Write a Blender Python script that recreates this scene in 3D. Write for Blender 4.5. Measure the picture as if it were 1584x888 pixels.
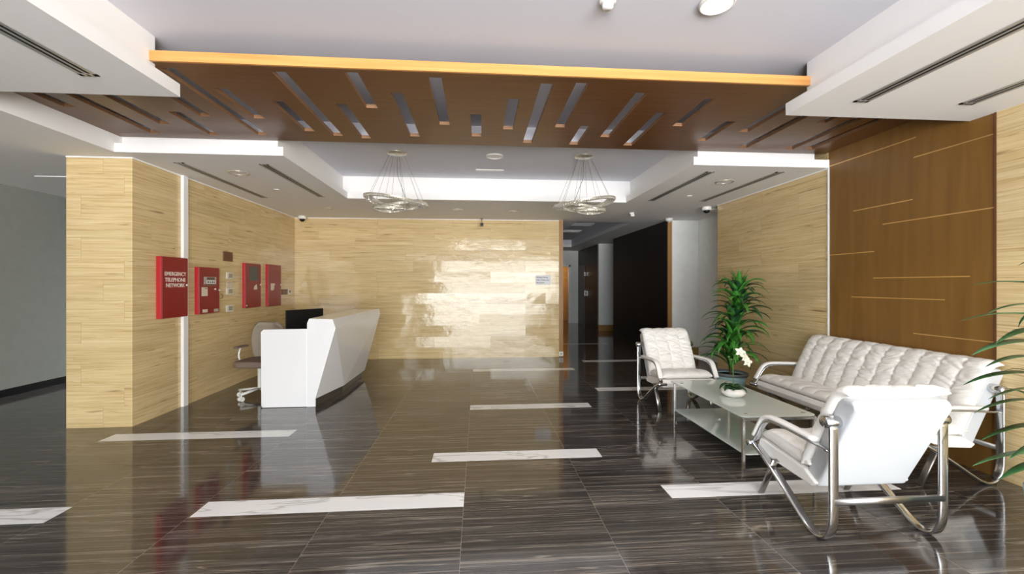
import bpy, bmesh, math, random
from mathutils import Vector, Matrix, noise
sc = bpy.context.scene
for o in list(bpy.data.objects): bpy.data.objects.remove(o)
C = sc.collection
R = math.radians
PI = math.pi

# ------------------------------------------------------------------ camera, sky, light, exposure
cam = bpy.data.cameras.new('camera'); camo = bpy.data.objects.new('camera', cam); C.objects.link(camo)
camo.location = (0, 0, 1.5)
camo.rotation_euler = (R(90), 0, -math.atan(52 / 670.))
cam.sensor_fit = 'HORIZONTAL'; cam.sensor_width = 36; cam.lens = 36 * 670. / 1584
cam.shift_y = -3 / 1584.; cam.clip_start = .05; cam.clip_end = 200
sc.camera = camo
w = bpy.data.worlds.new('sky'); sc.world = w; w.use_nodes = True
nt = w.node_tree; nt.nodes.clear()
tc = nt.nodes.new('ShaderNodeTexCoord'); sp = nt.nodes.new('ShaderNodeSeparateXYZ')
rp = nt.nodes.new('ShaderNodeValToRGB'); bg = nt.nodes.new('ShaderNodeBackground'); ou = nt.nodes.new('ShaderNodeOutputWorld')
mr = nt.nodes.new('ShaderNodeMapRange'); mr.inputs[1].default_value = -1; mr.inputs[2].default_value = 1
nt.links.new(tc.outputs['Generated'], sp.inputs[0]); nt.links.new(sp.outputs[2], mr.inputs[0]); nt.links.new(mr.outputs[0], rp.inputs[0])
e = rp.color_ramp.elements
e[0].position = 0.0; e[0].color = (1.3, 1.28, 1.34, 1)
e[1].position = 1.0; e[1].color = (.75, .86, 1.0, 1)
for p, c in ((.44, (1.25, 1.25, 1.28, 1)), (.5, (.62, .64, .62, 1)), (.56, (.8, .84, .86, 1)), (.66, (.95, .97, 1, 1))):
    x = e.new(p); x.color = c
nt.links.new(rp.outputs[0], bg.inputs[0]); bg.inputs[1].default_value = 7.5
nt.links.new(bg.outputs[0], ou.inputs[0])
FY = -4.4                                    # the glazed front, behind the camera
WX0, WX1, WZ1 = -2.2, 3.93, 2.8

def light(name, kind, loc, energy, col=(1, 1, 1), rot=(0, 0, 0), **k):
    l = bpy.data.lights.new(name, kind); l.energy = energy; l.color = col
    for a, b in k.items(): setattr(l, a, b)
    o = bpy.data.objects.new(name, l); C.objects.link(o); o.location = loc; o.rotation_euler = rot
    return o
po = light('window_portal', 'AREA', ((WX0 + WX1) / 2, FY - .12, WZ1 / 2), 1, rot=(R(90), 0, 0), shape='RECTANGLE', size=WX1 - WX0, size_y=WZ1)
po.data.cycles.is_portal = True
sc.view_settings.view_transform = 'Standard'; sc.view_settings.look = 'None'
sc.view_settings.gamma = 1; sc.view_settings.use_curve_mapping = False
sc.view_settings.exposure = 1.55

# ------------------------------------------------------------------ materials
def srgb(r, g, b):
    f = lambda c: ((c / 255 + .055) / 1.055) ** 2.4 if c > 10 else c / 255 / 12.92
    return (f(r), f(g), f(b), 1)
def mat(name, col=(.8, .8, .8, 1), rough=.5, metal=0, ior=1.45, var=0, scale=8, bump=0, bscale=40, **k):
    m = bpy.data.materials.new(name); m.use_nodes = True
    n = m.node_tree; b = n.nodes['Principled BSDF']
    b.inputs['Base Color'].default_value = col; b.inputs['Roughness'].default_value = rough
    b.inputs['Metallic'].default_value = metal; b.inputs['IOR'].default_value = ior
    for a, v in k.items(): b.inputs[a.replace('_', ' ')].default_value = v
    t = n.nodes.new('ShaderNodeTexCoord')
    if var:
        ns = n.nodes.new('ShaderNodeTexNoise'); ns.inputs['Scale'].default_value = scale; ns.inputs['Detail'].default_value = 4
        n.links.new(t.outputs['Object'], ns.inputs['Vector'])
        r = n.nodes.new('ShaderNodeValToRGB'); r.color_ramp.elements[0].position = .3; r.color_ramp.elements[1].position = .7
        r.color_ramp.elements[0].color = tuple(c * (1 - var) for c in col[:3]) + (1,)
        r.color_ramp.elements[1].color = tuple(min(1, c * (1 + var)) for c in col[:3]) + (1,)
        n.links.new(ns.outputs[0], r.inputs[0]); n.links.new(r.outputs[0], b.inputs['Base Color'])
    if bump:
        ns = n.nodes.new('ShaderNodeTexNoise'); ns.inputs['Scale'].default_value = bscale; ns.inputs['Detail'].default_value = 4
        n.links.new(t.outputs['Object'], ns.inputs['Vector'])
        bp = n.nodes.new('ShaderNodeBump'); bp.inputs['Strength'].default_value = bump; bp.inputs['Distance'].default_value = .005
        n.links.new(ns.outputs[0], bp.inputs['Height']); n.links.new(bp.outputs[0], b.inputs['Normal'])
    return m
def emis(name, col, s):
    m = mat(name, col); b = m.node_tree.nodes['Principled BSDF']
    b.inputs['Emission Color'].default_value = col; b.inputs['Emission Strength'].default_value = s
    return m

def stone_wall(name):
    """honey travertine: horizontal grain, big polished blocks with hairline joints"""
    m = bpy.data.materials.new(name); m.use_nodes = True; n = m.node_tree; L = n.links.new; N = n.nodes.new
    b = n.nodes['Principled BSDF']
    t = N('ShaderNodeTexCoord'); s = N('ShaderNodeSeparateXYZ'); L(t.outputs['Object'], s.inputs[0])
    a = N('ShaderNodeMath'); a.operation = 'ADD'; L(s.outputs[0], a.inputs[0]); L(s.outputs[1], a.inputs[1])
    uv = N('ShaderNodeCombineXYZ'); L(a.outputs[0], uv.inputs[0]); L(s.outputs[2], uv.inputs[1])
    br = N('ShaderNodeTexBrick'); L(uv.outputs[0], br.inputs['Vector']); br.offset = .37; br.squash = 1.3; br.squash_frequency = 3
    for k, v in (('Scale', 1), ('Mortar Size', .0012), ('Mortar Smooth', .1), ('Brick Width', 1.15), ('Row Height', .222), ('Bias', 0)): br.inputs[k].default_value = v
    br.inputs['Color1'].default_value = (0, 0, 0, 1); br.inputs['Color2'].default_value = (1, 1, 1, 1); br.inputs['Mortar'].default_value = (.5, .5, .5, 1)
    # per block offset of the grain
    off = N('ShaderNodeVectorMath'); off.operation = 'MULTIPLY'; L(br.outputs['Color'], off.inputs[0]); off.inputs[1].default_value = (1.7, .35, 1)
    ad = N('ShaderNodeVectorMath'); ad.operation = 'ADD'; L(uv.outputs[0], ad.inputs[0]); L(off.outputs[0], ad.inputs[1])
    mp = N('ShaderNodeMapping'); L(ad.outputs[0], mp.inputs[0]); mp.inputs['Scale'].default_value = (.9, 42, 1)
    ns = N('ShaderNodeTexNoise'); L(mp.outputs[0], ns.inputs[0]); ns.inputs['Scale'].default_value = 1.0; ns.inputs['Detail'].default_value = 7; ns.inputs['Roughness'].default_value = .62; ns.inputs['Distortion'].default_value = 1.6
    r = N('ShaderNodeValToRGB'); L(ns.outputs[0], r.inputs[0])
    e = r.color_ramp.elements; e[0].position = .27; e[0].color = srgb(178, 146, 98); e[1].position = .72; e[1].color = srgb(236, 218, 178)
    for p, c in ((.37, srgb(202, 173, 122)), (.48, srgb(216, 191, 142)), (.6, srgb(225, 203, 156))): x = e.new(p); x.color = c
    # broad tone
    mp2 = N('ShaderNodeMapping'); L(ad.outputs[0], mp2.inputs[0]); mp2.inputs['Scale'].default_value = (.5, 3, 1)
    n2 = N('ShaderNodeTexNoise'); L(mp2.outputs[0], n2.inputs[0]); n2.inputs['Scale'].default_value = 1; n2.inputs['Detail'].default_value = 3
    r2 = N('ShaderNodeMapRange'); L(n2.outputs[0], r2.inputs[0]); r2.inputs[1].default_value = .3; r2.inputs[2].default_value = .7; r2.inputs[3].default_value = .93; r2.inputs[4].default_value = 1.05
    mx = N('ShaderNodeVectorMath'); mx.operation = 'SCALE'; L(r.outputs[0], mx.inputs[0]); L(r2.outputs[0], mx.inputs['Scale'])
    # dark hair cracks along the grain
    mp3 = N('ShaderNodeMapping'); L(ad.outputs[0], mp3.inputs[0]); mp3.inputs['Scale'].default_value = (1.9, 24, 1); mp3.inputs['Location'].default_value = (3, 8, 0)
    n3 = N('ShaderNodeTexNoise'); L(mp3.outputs[0], n3.inputs[0]); n3.inputs['Detail'].default_value = 3; n3.inputs['Scale'].default_value = 1
    r3 = N('ShaderNodeMapRange'); L(n3.outputs[0], r3.inputs[0]); r3.inputs[1].default_value = .66; r3.inputs[2].default_value = .74; r3.inputs[3].default_value = 0; r3.inputs[4].default_value = .65
    m3 = N('ShaderNodeMix'); m3.data_type = 'RGBA'; L(r3.outputs[0], m3.inputs[0]); L(mx.outputs[0], m3.inputs[6]); m3.inputs[7].default_value = srgb(120, 84, 44)
    # joints
    m4 = N('ShaderNodeMix'); m4.data_type = 'RGBA'; L(br.outputs['Fac'], m4.inputs[0]); L(m3.outputs[2], m4.inputs[6]); m4.inputs[7].default_value = srgb(178, 148, 100)
    L(m4.outputs[2], b.inputs['Base Color'])
    b.inputs['Roughness'].default_value = .1; b.inputs['IOR'].default_value = 1.5
    # blocks sit very slightly out of true, polish is uneven
    g = N('ShaderNodeNewGeometry')
    sb = N('ShaderNodeVectorMath'); sb.operation = 'SUBTRACT'; L(br.outputs['Color'], sb.inputs[0]); sb.inputs[1].default_value = (.5, .5, .5)
    wn = N('ShaderNodeTexWhiteNoise'); wn.noise_dimensions = '3D'; L(off.outputs[0], wn.inputs[0])
    sw = N('ShaderNodeVectorMath'); sw.operation = 'SUBTRACT'; L(wn.outputs['Color'], sw.inputs[0]); sw.inputs[1].default_value = (.5, .5, .5)
    sl = N('ShaderNodeVectorMath'); sl.operation = 'SCALE'; L(sw.outputs[0], sl.inputs[0]); sl.inputs['Scale'].default_value = .06
    an = N('ShaderNodeVectorMath'); an.operation = 'ADD'; L(g.outputs['Normal'], an.inputs[0]); L(sl.outputs[0], an.inputs[1])
    nn = N('ShaderNodeVectorMath'); nn.operation = 'NORMALIZE'; L(an.outputs[0], nn.inputs[0])
    bp = N('ShaderNodeBump'); bp.inputs['Strength'].default_value = .5; bp.inputs['Distance'].default_value = .007
    n5 = N('ShaderNodeTexNoise'); L(uv.outputs[0], n5.inputs[0]); n5.inputs['Scale'].default_value = 7; n5.inputs['Detail'].default_value = 5
    L(n5.outputs[0], bp.inputs['Height']); L(nn.outputs[0], bp.inputs['Normal']); L(bp.outputs[0], b.inputs['Normal'])
    return m

def veneer(name, c0, c1, axis=(1, 1, 26), rough=.35):
    m = bpy.data.materials.new(name); m.use_nodes = True; n = m.node_tree; L = n.links.new; N = n.nodes.new
    b = n.nodes['Principled BSDF']; t = N('ShaderNodeTexCoord')
    mp = N('ShaderNodeMapping'); L(t.outputs['Object'], mp.inputs[0]); mp.inputs['Scale'].default_value = axis
    ns = N('ShaderNodeTexNoise'); L(mp.outputs[0], ns.inputs[0]); ns.inputs['Scale'].default_value = 1; ns.inputs['Detail'].default_value = 6; ns.inputs['Distortion'].default_value = .6
    r = N('ShaderNodeValToRGB'); L(ns.outputs[0], r.inputs[0]); e = r.color_ramp.elements
    e[0].position = .3; e[0].color = c0; e[1].position = .7; e[1].color = c1
    L(r.outputs[0], b.inputs['Base Color']); b.inputs['Roughness'].default_value = rough
    return m

def marble_floor(name):
    m = bpy.data.materials.new(name); m.use_nodes = True; n = m.node_tree; L = n.links.new; N = n.nodes.new
    b = n.nodes['Principled BSDF']; t = N('ShaderNodeTexCoord')
    mo = N('ShaderNodeMapping'); L(t.outputs['Object'], mo.inputs[0]); mo.inputs['Location'].default_value = (.1 + .885 * 20, .02 + .757 * 12, 0)
    br = N('ShaderNodeTexBrick'); L(mo.outputs[0], br.inputs['Vector']); br.offset = 0; br.squash = 1
    for k, v in (('Scale', 1), ('Mortar Size', .0011), ('Mortar Smooth', .1), ('Brick Width', .885), ('Row Height', 1.514), ('Bias', 0)): br.inputs[k].default_value = v
    br.inputs['Color1'].default_value = (0, 0, 0, 1); br.inputs['Color2'].default_value = (1, 1, 1, 1); br.inputs['Mortar'].default_value = (.5, .5, .5, 1)
    off = N('ShaderNodeVectorMath'); off.operation = 'MULTIPLY'; L(br.outputs['Color'], off.inputs[0]); off.inputs[1].default_value = (4, .8, 5)
    ad = N('ShaderNodeVectorMath'); ad.operation = 'ADD'; L(t.outputs['Object'], ad.inputs[0]); L(off.outputs[0], ad.inputs[1])
    mp = N('ShaderNodeMapping'); L(ad.outputs[0], mp.inputs[0]); mp.inputs['Scale'].default_value = (.5, 38, 1)
    ns = N('ShaderNodeTexNoise'); L(mp.outputs[0], ns.inputs[0]); ns.inputs['Scale'].default_value = 1; ns.inputs['Detail'].default_value = 9; ns.inputs['Roughness'].default_value = .66; ns.inputs['Distortion'].default_value = .9
    r = N('ShaderNodeValToRGB'); L(ns.outputs[0], r.inputs[0]); e = r.color_ramp.elements
    e[0].position = .26; e[0].color = srgb(33, 30, 29); e[1].position = .76; e[1].color = srgb(122, 116, 110)
    for p, c in ((.44, srgb(53, 48, 46)), (.55, srgb(71, 66, 63)), (.65, srgb(93, 88, 84))): x = e.new(p); x.color = c
    # pale hair veins along the bed
    mp2 = N('ShaderNodeMapping'); L(ad.outputs[0], mp2.inputs[0]); mp2.inputs['Scale'].default_value = (.33, 17, 1); mp2.inputs['Location'].default_value = (5, 2, 0)
    n2 = N('ShaderNodeTexNoise'); L(mp2.outputs[0], n2.inputs[0]); n2.inputs['Scale'].default_value = 1; n2.inputs['Detail'].default_value = 5; n2.inputs['Distortion'].default_value = 1.2
    sb = N('ShaderNodeMath'); sb.operation = 'SUBTRACT'; L(n2.outputs[0], sb.inputs[0]); sb.inputs[1].default_value = .5
    ab = N('ShaderNodeMath'); ab.operation = 'ABSOLUTE'; L(sb.outputs[0], ab.inputs[0])
    r2 = N('ShaderNodeMapRange'); L(ab.outputs[0], r2.inputs[0]); r2.inputs[1].default_value = 0; r2.inputs[2].default_value = .02; r2.inputs[3].default_value = .5; r2.inputs[4].default_value = 0
    m3 = N('ShaderNodeMix'); m3.data_type = 'RGBA'; L(r2.outputs[0], m3.inputs[0]); L(r.outputs[0], m3.inputs[6]); m3.inputs[7].default_value = srgb(178, 166, 152)
    m4 = N('ShaderNodeMix'); m4.data_type = 'RGBA'; L(br.outputs['Fac'], m4.inputs[0]); L(m3.outputs[2], m4.inputs[6]); m4.inputs[7].default_value = srgb(150, 140, 128)
    L(m4.outputs[2], b.inputs['Base Color'])
    b.inputs['Roughness'].default_value = .09; b.inputs['IOR'].default_value = 1.75
    # very faint waviness of the polish
    n5 = N('ShaderNodeTexNoise'); L(t.outputs['Object'], n5.inputs[0]); n5.inputs['Scale'].default_value = 3
    bp = N('ShaderNodeBump'); bp.inputs['Strength'].default_value = .05; bp.inputs['Distance'].default_value = .004
    L(n5.outputs[0], bp.inputs['Height']); L(bp.outputs[0], b.inputs['Normal'])
    return m

def white_marble(name):
    m = bpy.data.materials.new(name); m.use_nodes = True; n = m.node_tree; L = n.links.new; N = n.nodes.new
    b = n.nodes['Principled BSDF']; t = N('ShaderNodeTexCoord')
    mp = N('ShaderNodeMapping'); L(t.outputs['Object'], mp.inputs[0]); mp.inputs['Rotation'].default_value = (0, 0, R(38)); mp.inputs['Scale'].default_value = (.8, 4, 1)
    ns = N('ShaderNodeTexNoise'); L(mp.outputs[0], ns.inputs[0]); ns.inputs['Scale'].default_value = 1; ns.inputs['Detail'].default_value = 4; ns.inputs['Distortion'].default_value = .8
    sb = N('ShaderNodeMath'); sb.operation = 'SUBTRACT'; L(ns.outputs[0], sb.inputs[0]); sb.inputs[1].default_value = .5
    ab = N('ShaderNodeMath'); ab.operation = 'ABSOLUTE'; L(sb.outputs[0], ab.inputs[0])
    r = N('ShaderNodeValToRGB'); L(ab.outputs[0], r.inputs[0]); e = r.color_ramp.elements
    e[0].position = 0; e[0].color = srgb(196, 195, 194); e[1].position = .025; e[1].color = srgb(240, 240, 240)
    L(r.outputs[0], b.inputs['Base Color']); b.inputs['Roughness'].default_value = .1; b.inputs['IOR'].default_value = 1.5
    return m

M = dict(
    stone=stone_wall('honey_travertine'),
    floor=marble_floor('dark_veined_marble'), wmarble=white_marble('white_marble_inlay'),
    paint=mat('white_ceiling_paint', srgb(218, 218, 224), .8, bump=.05, bscale=120),
    fascia=mat('white_fascia_paint', srgb(240, 239, 237), .7, bump=.03, bscale=120),
    grey=mat('grey_white_wall_paint', srgb(232, 233, 230), .7, var=.03),
    tan_ceiling=veneer('brown_veneer_ceiling', srgb(96, 62, 30), srgb(112, 74, 40), (1.2, 22, 1), .35),
    tan_edge=veneer('golden_oak_edge', srgb(196, 138, 74), srgb(216, 160, 94), (1.2, 20, 30), .35),
    tan_wall=veneer('brown_veneer_wall', srgb(120, 84, 34), srgb(136, 98, 44), (9, 9, .8), .42),
    tan_trim=veneer('tan_timber_trim', srgb(150, 108, 56), srgb(166, 122, 68), (12, 12, 1), .4),
    shaded_veneer=veneer('veneer_painted_shade', srgb(30, 23, 21), srgb(40, 31, 28), (9, 9, .8), .5),  # corridor veneer, darkened in its base colour to stand in for shade
    tan_slot=veneer('slot_cut_edge', srgb(128, 92, 62), srgb(146, 108, 76), (1.2, 22, 30), .5),
    passage=mat('mid_grey_wall_paint', srgb(152, 154, 148), .7, var=.03),
    brass=mat('pale_inlay_strip', srgb(225, 185, 120), .3, .6),
    trimwhite=mat('white_satin_profile', srgb(245, 245, 245), .3),
    black=mat('black_plastic', srgb(18, 18, 20), .35),
    slot=mat('black_slot_interior', srgb(16, 16, 17), .7),
    alu=mat('grey_aluminium', srgb(190, 190, 188), .4, .6),
    chrome=mat('polished_steel', srgb(205, 207, 210), .16, 1, var=.04, scale=3),
    brushed=mat('brushed_steel', srgb(175, 172, 168), .28, 1, var=.06, scale=4),
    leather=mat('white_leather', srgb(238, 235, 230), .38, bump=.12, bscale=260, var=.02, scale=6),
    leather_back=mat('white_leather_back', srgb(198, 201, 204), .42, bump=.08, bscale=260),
    pad=mat('white_armrest_leather', srgb(240, 238, 234), .4, bump=.1, bscale=200),
    glass=mat('frosted_table_glass', srgb(206, 214, 208), .07, var=.03, scale=2, ior=1.52),
    glassedge=mat('green_glass_edge', srgb(120, 150, 138), .15),
    desk=mat('white_gloss_lacquer', srgb(236, 236, 238), .06, ior=1.7),
    desk_top=mat('white_worktop', srgb(232, 232, 230), .3),
    plinth=mat('dark_grey_plinth', srgb(78, 74, 68), .3, .3),
    red=mat('red_enamel', srgb(140, 12, 22), .35, var=.04),
    redside=mat('red_enamel_case', srgb(178, 28, 36), .35),
    letter=mat('white_lettering', srgb(240, 225, 215), .5),
    ink=mat('blue_black_ink', srgb(36, 42, 96), .6),
    paper=mat('white_paper', srgb(246, 247, 250), .7),
    paper_old=mat('cream_paper', srgb(226, 214, 196), .7),
    screen=mat('dark_display_glass', srgb(40, 46, 50), .2),
    lcd=mat('brown_display', srgb(96, 74, 62), .3),
    panelgrey=mat('pale_grey_panel', srgb(186, 176, 170), .5),
    plastic=mat('white_plastic', srgb(236, 234, 228), .35),
    greybox=mat('beige_grey_switch', srgb(170, 164, 140), .4),
    brownmetal=mat('brown_bronze_metal', srgb(120, 82, 60), .4, .4),
    seat_fab=mat('taupe_upholstery', srgb(122, 104, 92), .8, bump=.2, bscale=150),
    mesh_fab=mat('grey_beige_upholstery', srgb(152, 140, 124), .85, bump=.2, bscale=150),
    leaf=mat('green_leaf', srgb(66, 132, 48), .32, var=.35, scale=7),
    leaf_dark=mat('dark_green_leaf', srgb(42, 84, 46), .32, var=.4, scale=6),
    leaf_teal=mat('striped_green_leaf', srgb(66, 106, 70), .3, var=.45, scale=5),
    stem=mat('green_stem', srgb(84, 118, 52), .5, var=.2),
    cane=mat('brown_cane', srgb(96, 74, 46), .8, var=.2),
    teal=mat('teal_ceramic', srgb(150, 178, 180), .25, var=.05),
    rim=mat('grey_rim', srgb(104, 108, 108), .5),
    soil=mat('dark_soil', srgb(42, 32, 24), .95, bump=1, bscale=60),
    ceramic=mat('white_ceramic', srgb(242, 240, 234), .15),
    petal=mat('cream_petal', srgb(240, 236, 212), .5, Subsurface_Weight=.1),
    crystal=mat('cut_crystal', srgb(216, 212, 200), .1, .4, var=.3, scale=60, ior=1.6),
    champagne=mat('champagne_chrome', srgb(206, 200, 184), .25, .6),
    wire=mat('steel_wire', srgb(120, 112, 100), .4, .7),
    lamp=emis('lit_diffuser', (1, .98, .95, 1), 6),
    frame=mat('dark_window_frame', srgb(50, 50, 52), .4, .5),
)

# ------------------------------------------------------------------ mesh helpers
def obj(name, bm, m, parent=None, smooth=False, recalc=True, bevel=0, seg=2):
    if recalc: bmesh.ops.recalc_face_normals(bm, faces=bm.faces)
    me = bpy.data.meshes.new(name); bm.to_mesh(me); bm.free()
    for x in (m if isinstance(m, (list, tuple)) else [m]): me.materials.append(M[x])
    o = bpy.data.objects.new(name, me); C.objects.link(o)
    if smooth:
        for p in me.polygons: p.use_smooth = True
    if parent: o.parent = parent
    if bevel:
        b = o.modifiers.new('bevel', 'BEVEL'); b.width = bevel; b.segments = seg; b.limit_method = 'ANGLE'; b.angle_limit = R(40)
    return o
def thing(name, label, cat, loc=(0, 0, 0), rz=0, group=None):
    o = bpy.data.objects.new(name, None); C.objects.link(o); o.empty_display_size = .1
    o.location = loc; o.rotation_euler = (0, 0, rz); o['label'] = label; o['category'] = cat
    if group: o['group'] = group
    return o
def tag(o, label, cat, group=None):
    o['label'] = label; o['category'] = cat
    if group: o['group'] = group
    return o
def struct(name, bm, m, label=None, cat=None, **k):
    o = obj(name, bm, m, **k); o['kind'] = 'structure'
    o['label'] = label or name.replace('_', ' '); o['category'] = cat or name.split('_')[0].split('.')[0]
    return o
def B(): return bmesh.new()
def box(bm, x0, x1, y0, y1, z0, z1, mi=0):
    v = [bm.verts.new((x, y, z)) for x in (x0, x1) for y in (y0, y1) for z in (z0, z1)]
    for f in ((0, 1, 3, 2), (4, 6, 7, 5), (0, 4, 5, 1), (2, 3, 7, 6), (0, 2, 6, 4), (1, 5, 7, 3)):
        bm.faces.new([v[i] for i in f]).material_index = mi
    return bm
def prism(bm, poly, a, b, axis='z'):
    """poly: list of 2d points; extruded from a to b along axis (x: poly=(y,z), y: poly=(x,z), z: poly=(x,y))"""
    def P(p, t):
        return {'x': (t, p[0], p[1]), 'y': (p[0], t, p[1]), 'z': (p[0], p[1], t)}[axis]
    A = [bm.verts.new(P(p, a)) for p in poly]; Bv = [bm.verts.new(P(p, b)) for p in poly]
    bm.faces.new(A); bm.faces.new(Bv[::-1]); n = len(poly)
    for i in range(n): bm.faces.new((A[i], A[(i + 1) % n], Bv[(i + 1) % n], Bv[i]))
    return bm
def lathe(bm, prof, c=(0, 0, 0), n=32, mtx=None):
    """prof list of (r,z)"""
    rings = []
    for r, z in prof:
        rings.append([bm.verts.new((r * math.cos(2 * PI * i / n), r * math.sin(2 * PI * i / n), z)) for i in range(n)])
    for a, b in zip(rings, rings[1:]):
        for i in range(n): bm.faces.new((a[i], a[(i + 1) % n], b[(i + 1) % n], b[i]))
    for rg, rv in ((rings[0], 1), (rings[-1], 0)):
        if (Vector(rg[0].co) - Vector(rg[n // 2].co)).length > 1e-5: bm.faces.new(rg[::-1] if rv else rg)
    vs = [v for rg in rings for v in rg]
    if mtx: bmesh.ops.transform(bm, matrix=mtx, verts=vs)
    bmesh.ops.translate(bm, vec=Vector(c), verts=vs)
    return bm
def cyl(bm, p0, p1, r, r1=None, n=14):
    p0 = Vector(p0); p1 = Vector(p1); d = p1 - p0; L = d.length; r1 = r if r1 is None else r1
    q = Vector((0, 0, 1)).rotation_difference(d.normalized()).to_matrix().to_4x4()
    return lathe(bm, [(r, 0), (r1, L)], p0, n, q)
def catmull(pts, k=6):
    P = [Vector(p) for p in pts]; out = []
    P = [P[0] * 2 - P[1]] + P + [P[-1] * 2 - P[-2]]
    for i in range(1, len(P) - 2):
        for j in range(k):
            t = j / k; a, b, c, d = P[i - 1:i + 3]
            out.append(.5 * ((2 * b) + (c - a) * t + (2 * a - 5 * b + 4 * c - d) * t * t + (3 * b - a - 3 * c + d) * t ** 3))
    out.append(P[-2]); return out
def sweep(bm, pts, side, hw, ht, n=12, power=.6):
    """sweep a rounded flat bar along a planar path; hw half width along 'side', ht half thickness"""
    side = Vector(side).normalized(); rings = []
    for i, p in enumerate(pts):
        t = (pts[min(i + 1, len(pts) - 1)] - pts[max(i - 1, 0)]).normalized(); nrm = t.cross(side).normalized()
        ring = []
        for j in range(n):
            a = 2 * PI * j / n; c, s = math.cos(a), math.sin(a)
            c = math.copysign(abs(c) ** power, c); s = math.copysign(abs(s) ** power, s)
            ring.append(bm.verts.new(p + side * hw * c + nrm * ht * s))
        rings.append(ring)
    for a, b in zip(rings, rings[1:]):
        for i in range(n): bm.faces.new((a[i], a[(i + 1) % n], b[(i + 1) % n], b[i]))
    bm.faces.new(rings[0][::-1]); bm.faces.new(rings[-1])
    return bm
def tube(bm, pts, r, n=8):
    rings = []; pts = [Vector(p) for p in pts]; last = Vector((0, 0, 1))
    for i, p in enumerate(pts):
        t = (pts[min(i + 1, len(pts) - 1)] - pts[max(i - 1, 0)]).normalized()
        s = t.cross(last if abs(t.dot(last)) < .95 else Vector((1, 0, 0))).normalized(); u = s.cross(t)
        rr = r[i] if isinstance(r, (list, tuple)) else r
        rings.append([bm.verts.new(p + (s * math.cos(2 * PI * j / n) + u * math.sin(2 * PI * j / n)) * rr) for j in range(n)])
    for a, b in zip(rings, rings[1:]):
        for i in range(n): bm.faces.new((a[i], a[(i + 1) % n], b[(i + 1) % n], b[i]))
    bm.faces.new(rings[0][::-1]); bm.faces.new(rings[-1])
    return bm
def slab_holes(bm, x0, x1, y0, y1, z0, z1, holes, mi_side=0, mi_hole=0, ends=None):
    xs = sorted({x0, x1, *[h[0] for h in holes], *[h[1] for h in holes]}); ys = sorted({y0, y1, *[h[2] for h in holes], *[h[3] for h in holes]})
    xs = [x for x in xs if x0 <= x <= x1]; ys = [y for y in ys if y0 <= y <= y1]
    def solid(i, j):
        if i < 0 or j < 0 or i >= len(xs) - 1 or j >= len(ys) - 1: return False
        cx = (xs[i] + xs[i + 1]) / 2; cy = (ys[j] + ys[j + 1]) / 2
        return not any(h[0] < cx < h[1] and h[2] < cy < h[3] for h in holes)
    V = {}
    def v(i, j, z):
        if (i, j, z) not in V: V[i, j, z] = bm.verts.new((xs[i], ys[j], z))
        return V[i, j, z]
    for i in range(len(xs) - 1):
        for j in range(len(ys) - 1):
            if not solid(i, j): continue
            bm.faces.new((v(i, j, z0), v(i, j + 1, z0), v(i + 1, j + 1, z0), v(i + 1, j, z0)))
            bm.faces.new((v(i, j, z1), v(i + 1, j, z1), v(i + 1, j + 1, z1), v(i, j + 1, z1)))
            for di, dj, a, b in ((-1, 0, (i, j), (i, j + 1)), (1, 0, (i + 1, j + 1), (i + 1, j)), (0, -1, (i + 1, j), (i, j)), (0, 1, (i, j + 1), (i + 1, j + 1))):
                if not solid(i + di, j + dj):
                    edge = i + di < 0 or j + dj < 0 or i + di >= len(xs) - 1 or j + dj >= len(ys) - 1
                    f = bm.faces.new((v(*a, z0), v(*b, z0), v(*b, z1), v(*a, z1)))
                    f.material_index = mi_side if edge else mi_hole
    return bm
def copy_tree(o, loc=None, rz=None, label=None, group=None, parent=None):
    c = o.copy(); C.objects.link(c); c.parent = parent
    if loc is not None: c.location = loc
    if rz is not None: c.rotation_euler = (0, 0, rz)
    if label: c['label'] = label
    if group: c['group'] = group
    for ch in list(o.children): copy_tree(ch, parent=c)
    return c
def text(name, body, size, m, parent, mtx, ext=.001, align='CENTER', bold=0):
    cu = bpy.data.curves.new(name, 'FONT'); cu.body = body; cu.size = size; cu.align_x = align; cu.align_y = 'CENTER'; cu.extrude = ext; cu.offset = bold
    t = bpy.data.objects.new(name, cu); C.objects.link(t)
    dg = bpy.context.evaluated_depsgraph_get(); me = bpy.data.meshes.new_from_object(t.evaluated_get(dg))
    bpy.data.objects.remove(t); me.transform(mtx); me.name = name
    me.materials.clear(); me.materials.append(M[m])
    o = bpy.data.objects.new(name, me); C.objects.link(o); o.parent = parent
    return o

# ------------------------------------------------------------------ room shell
XL, XR, YB, ZC, ZU = -3.65, 4.03, 8.95, 2.85, 3.22
XFL = -6.34
YE = 16.86                                   # far end of the corridor
# floor with white marble strips let in
strips = [(-1.86, -.1), (-4.6, -2.735), (1.36, 3.1)]
holes = [(a, b, 2.95, 3.15) for a, b in strips] + [(-.395, 1.078, 3.708, 3.905), (-3.636, -1.875, 4.45, 4.65), (-.1, 1.39, 5.23, 5.43), (1.69, 3.2, 6.01, 6.21), (-.095, 1.71, 7.54, 7.74), (2.05, 3.2, 8.3, 8.5), (2.1, 3.3, 10.8, 11.0)]
bm = B()
slab_holes(bm, -6.5, 6.5, FY - .1, 19.2, -.1, 0, holes)
struct('floor', bm, 'floor', 'dark brown veined polished marble floor')
bm = B()
for h in holes: box(bm, h[0], h[1], h[2], h[3], -.05, .0004)
struct('floor', bm, 'wmarble', 'white marble strips let into the dark floor')
# upper ceilings
bm = B(); box(bm, -6.5, 6.5, FY - .1, 8.95, ZU, ZU + .1); struct('ceiling', bm, 'paint', 'raised white ceiling')
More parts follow.
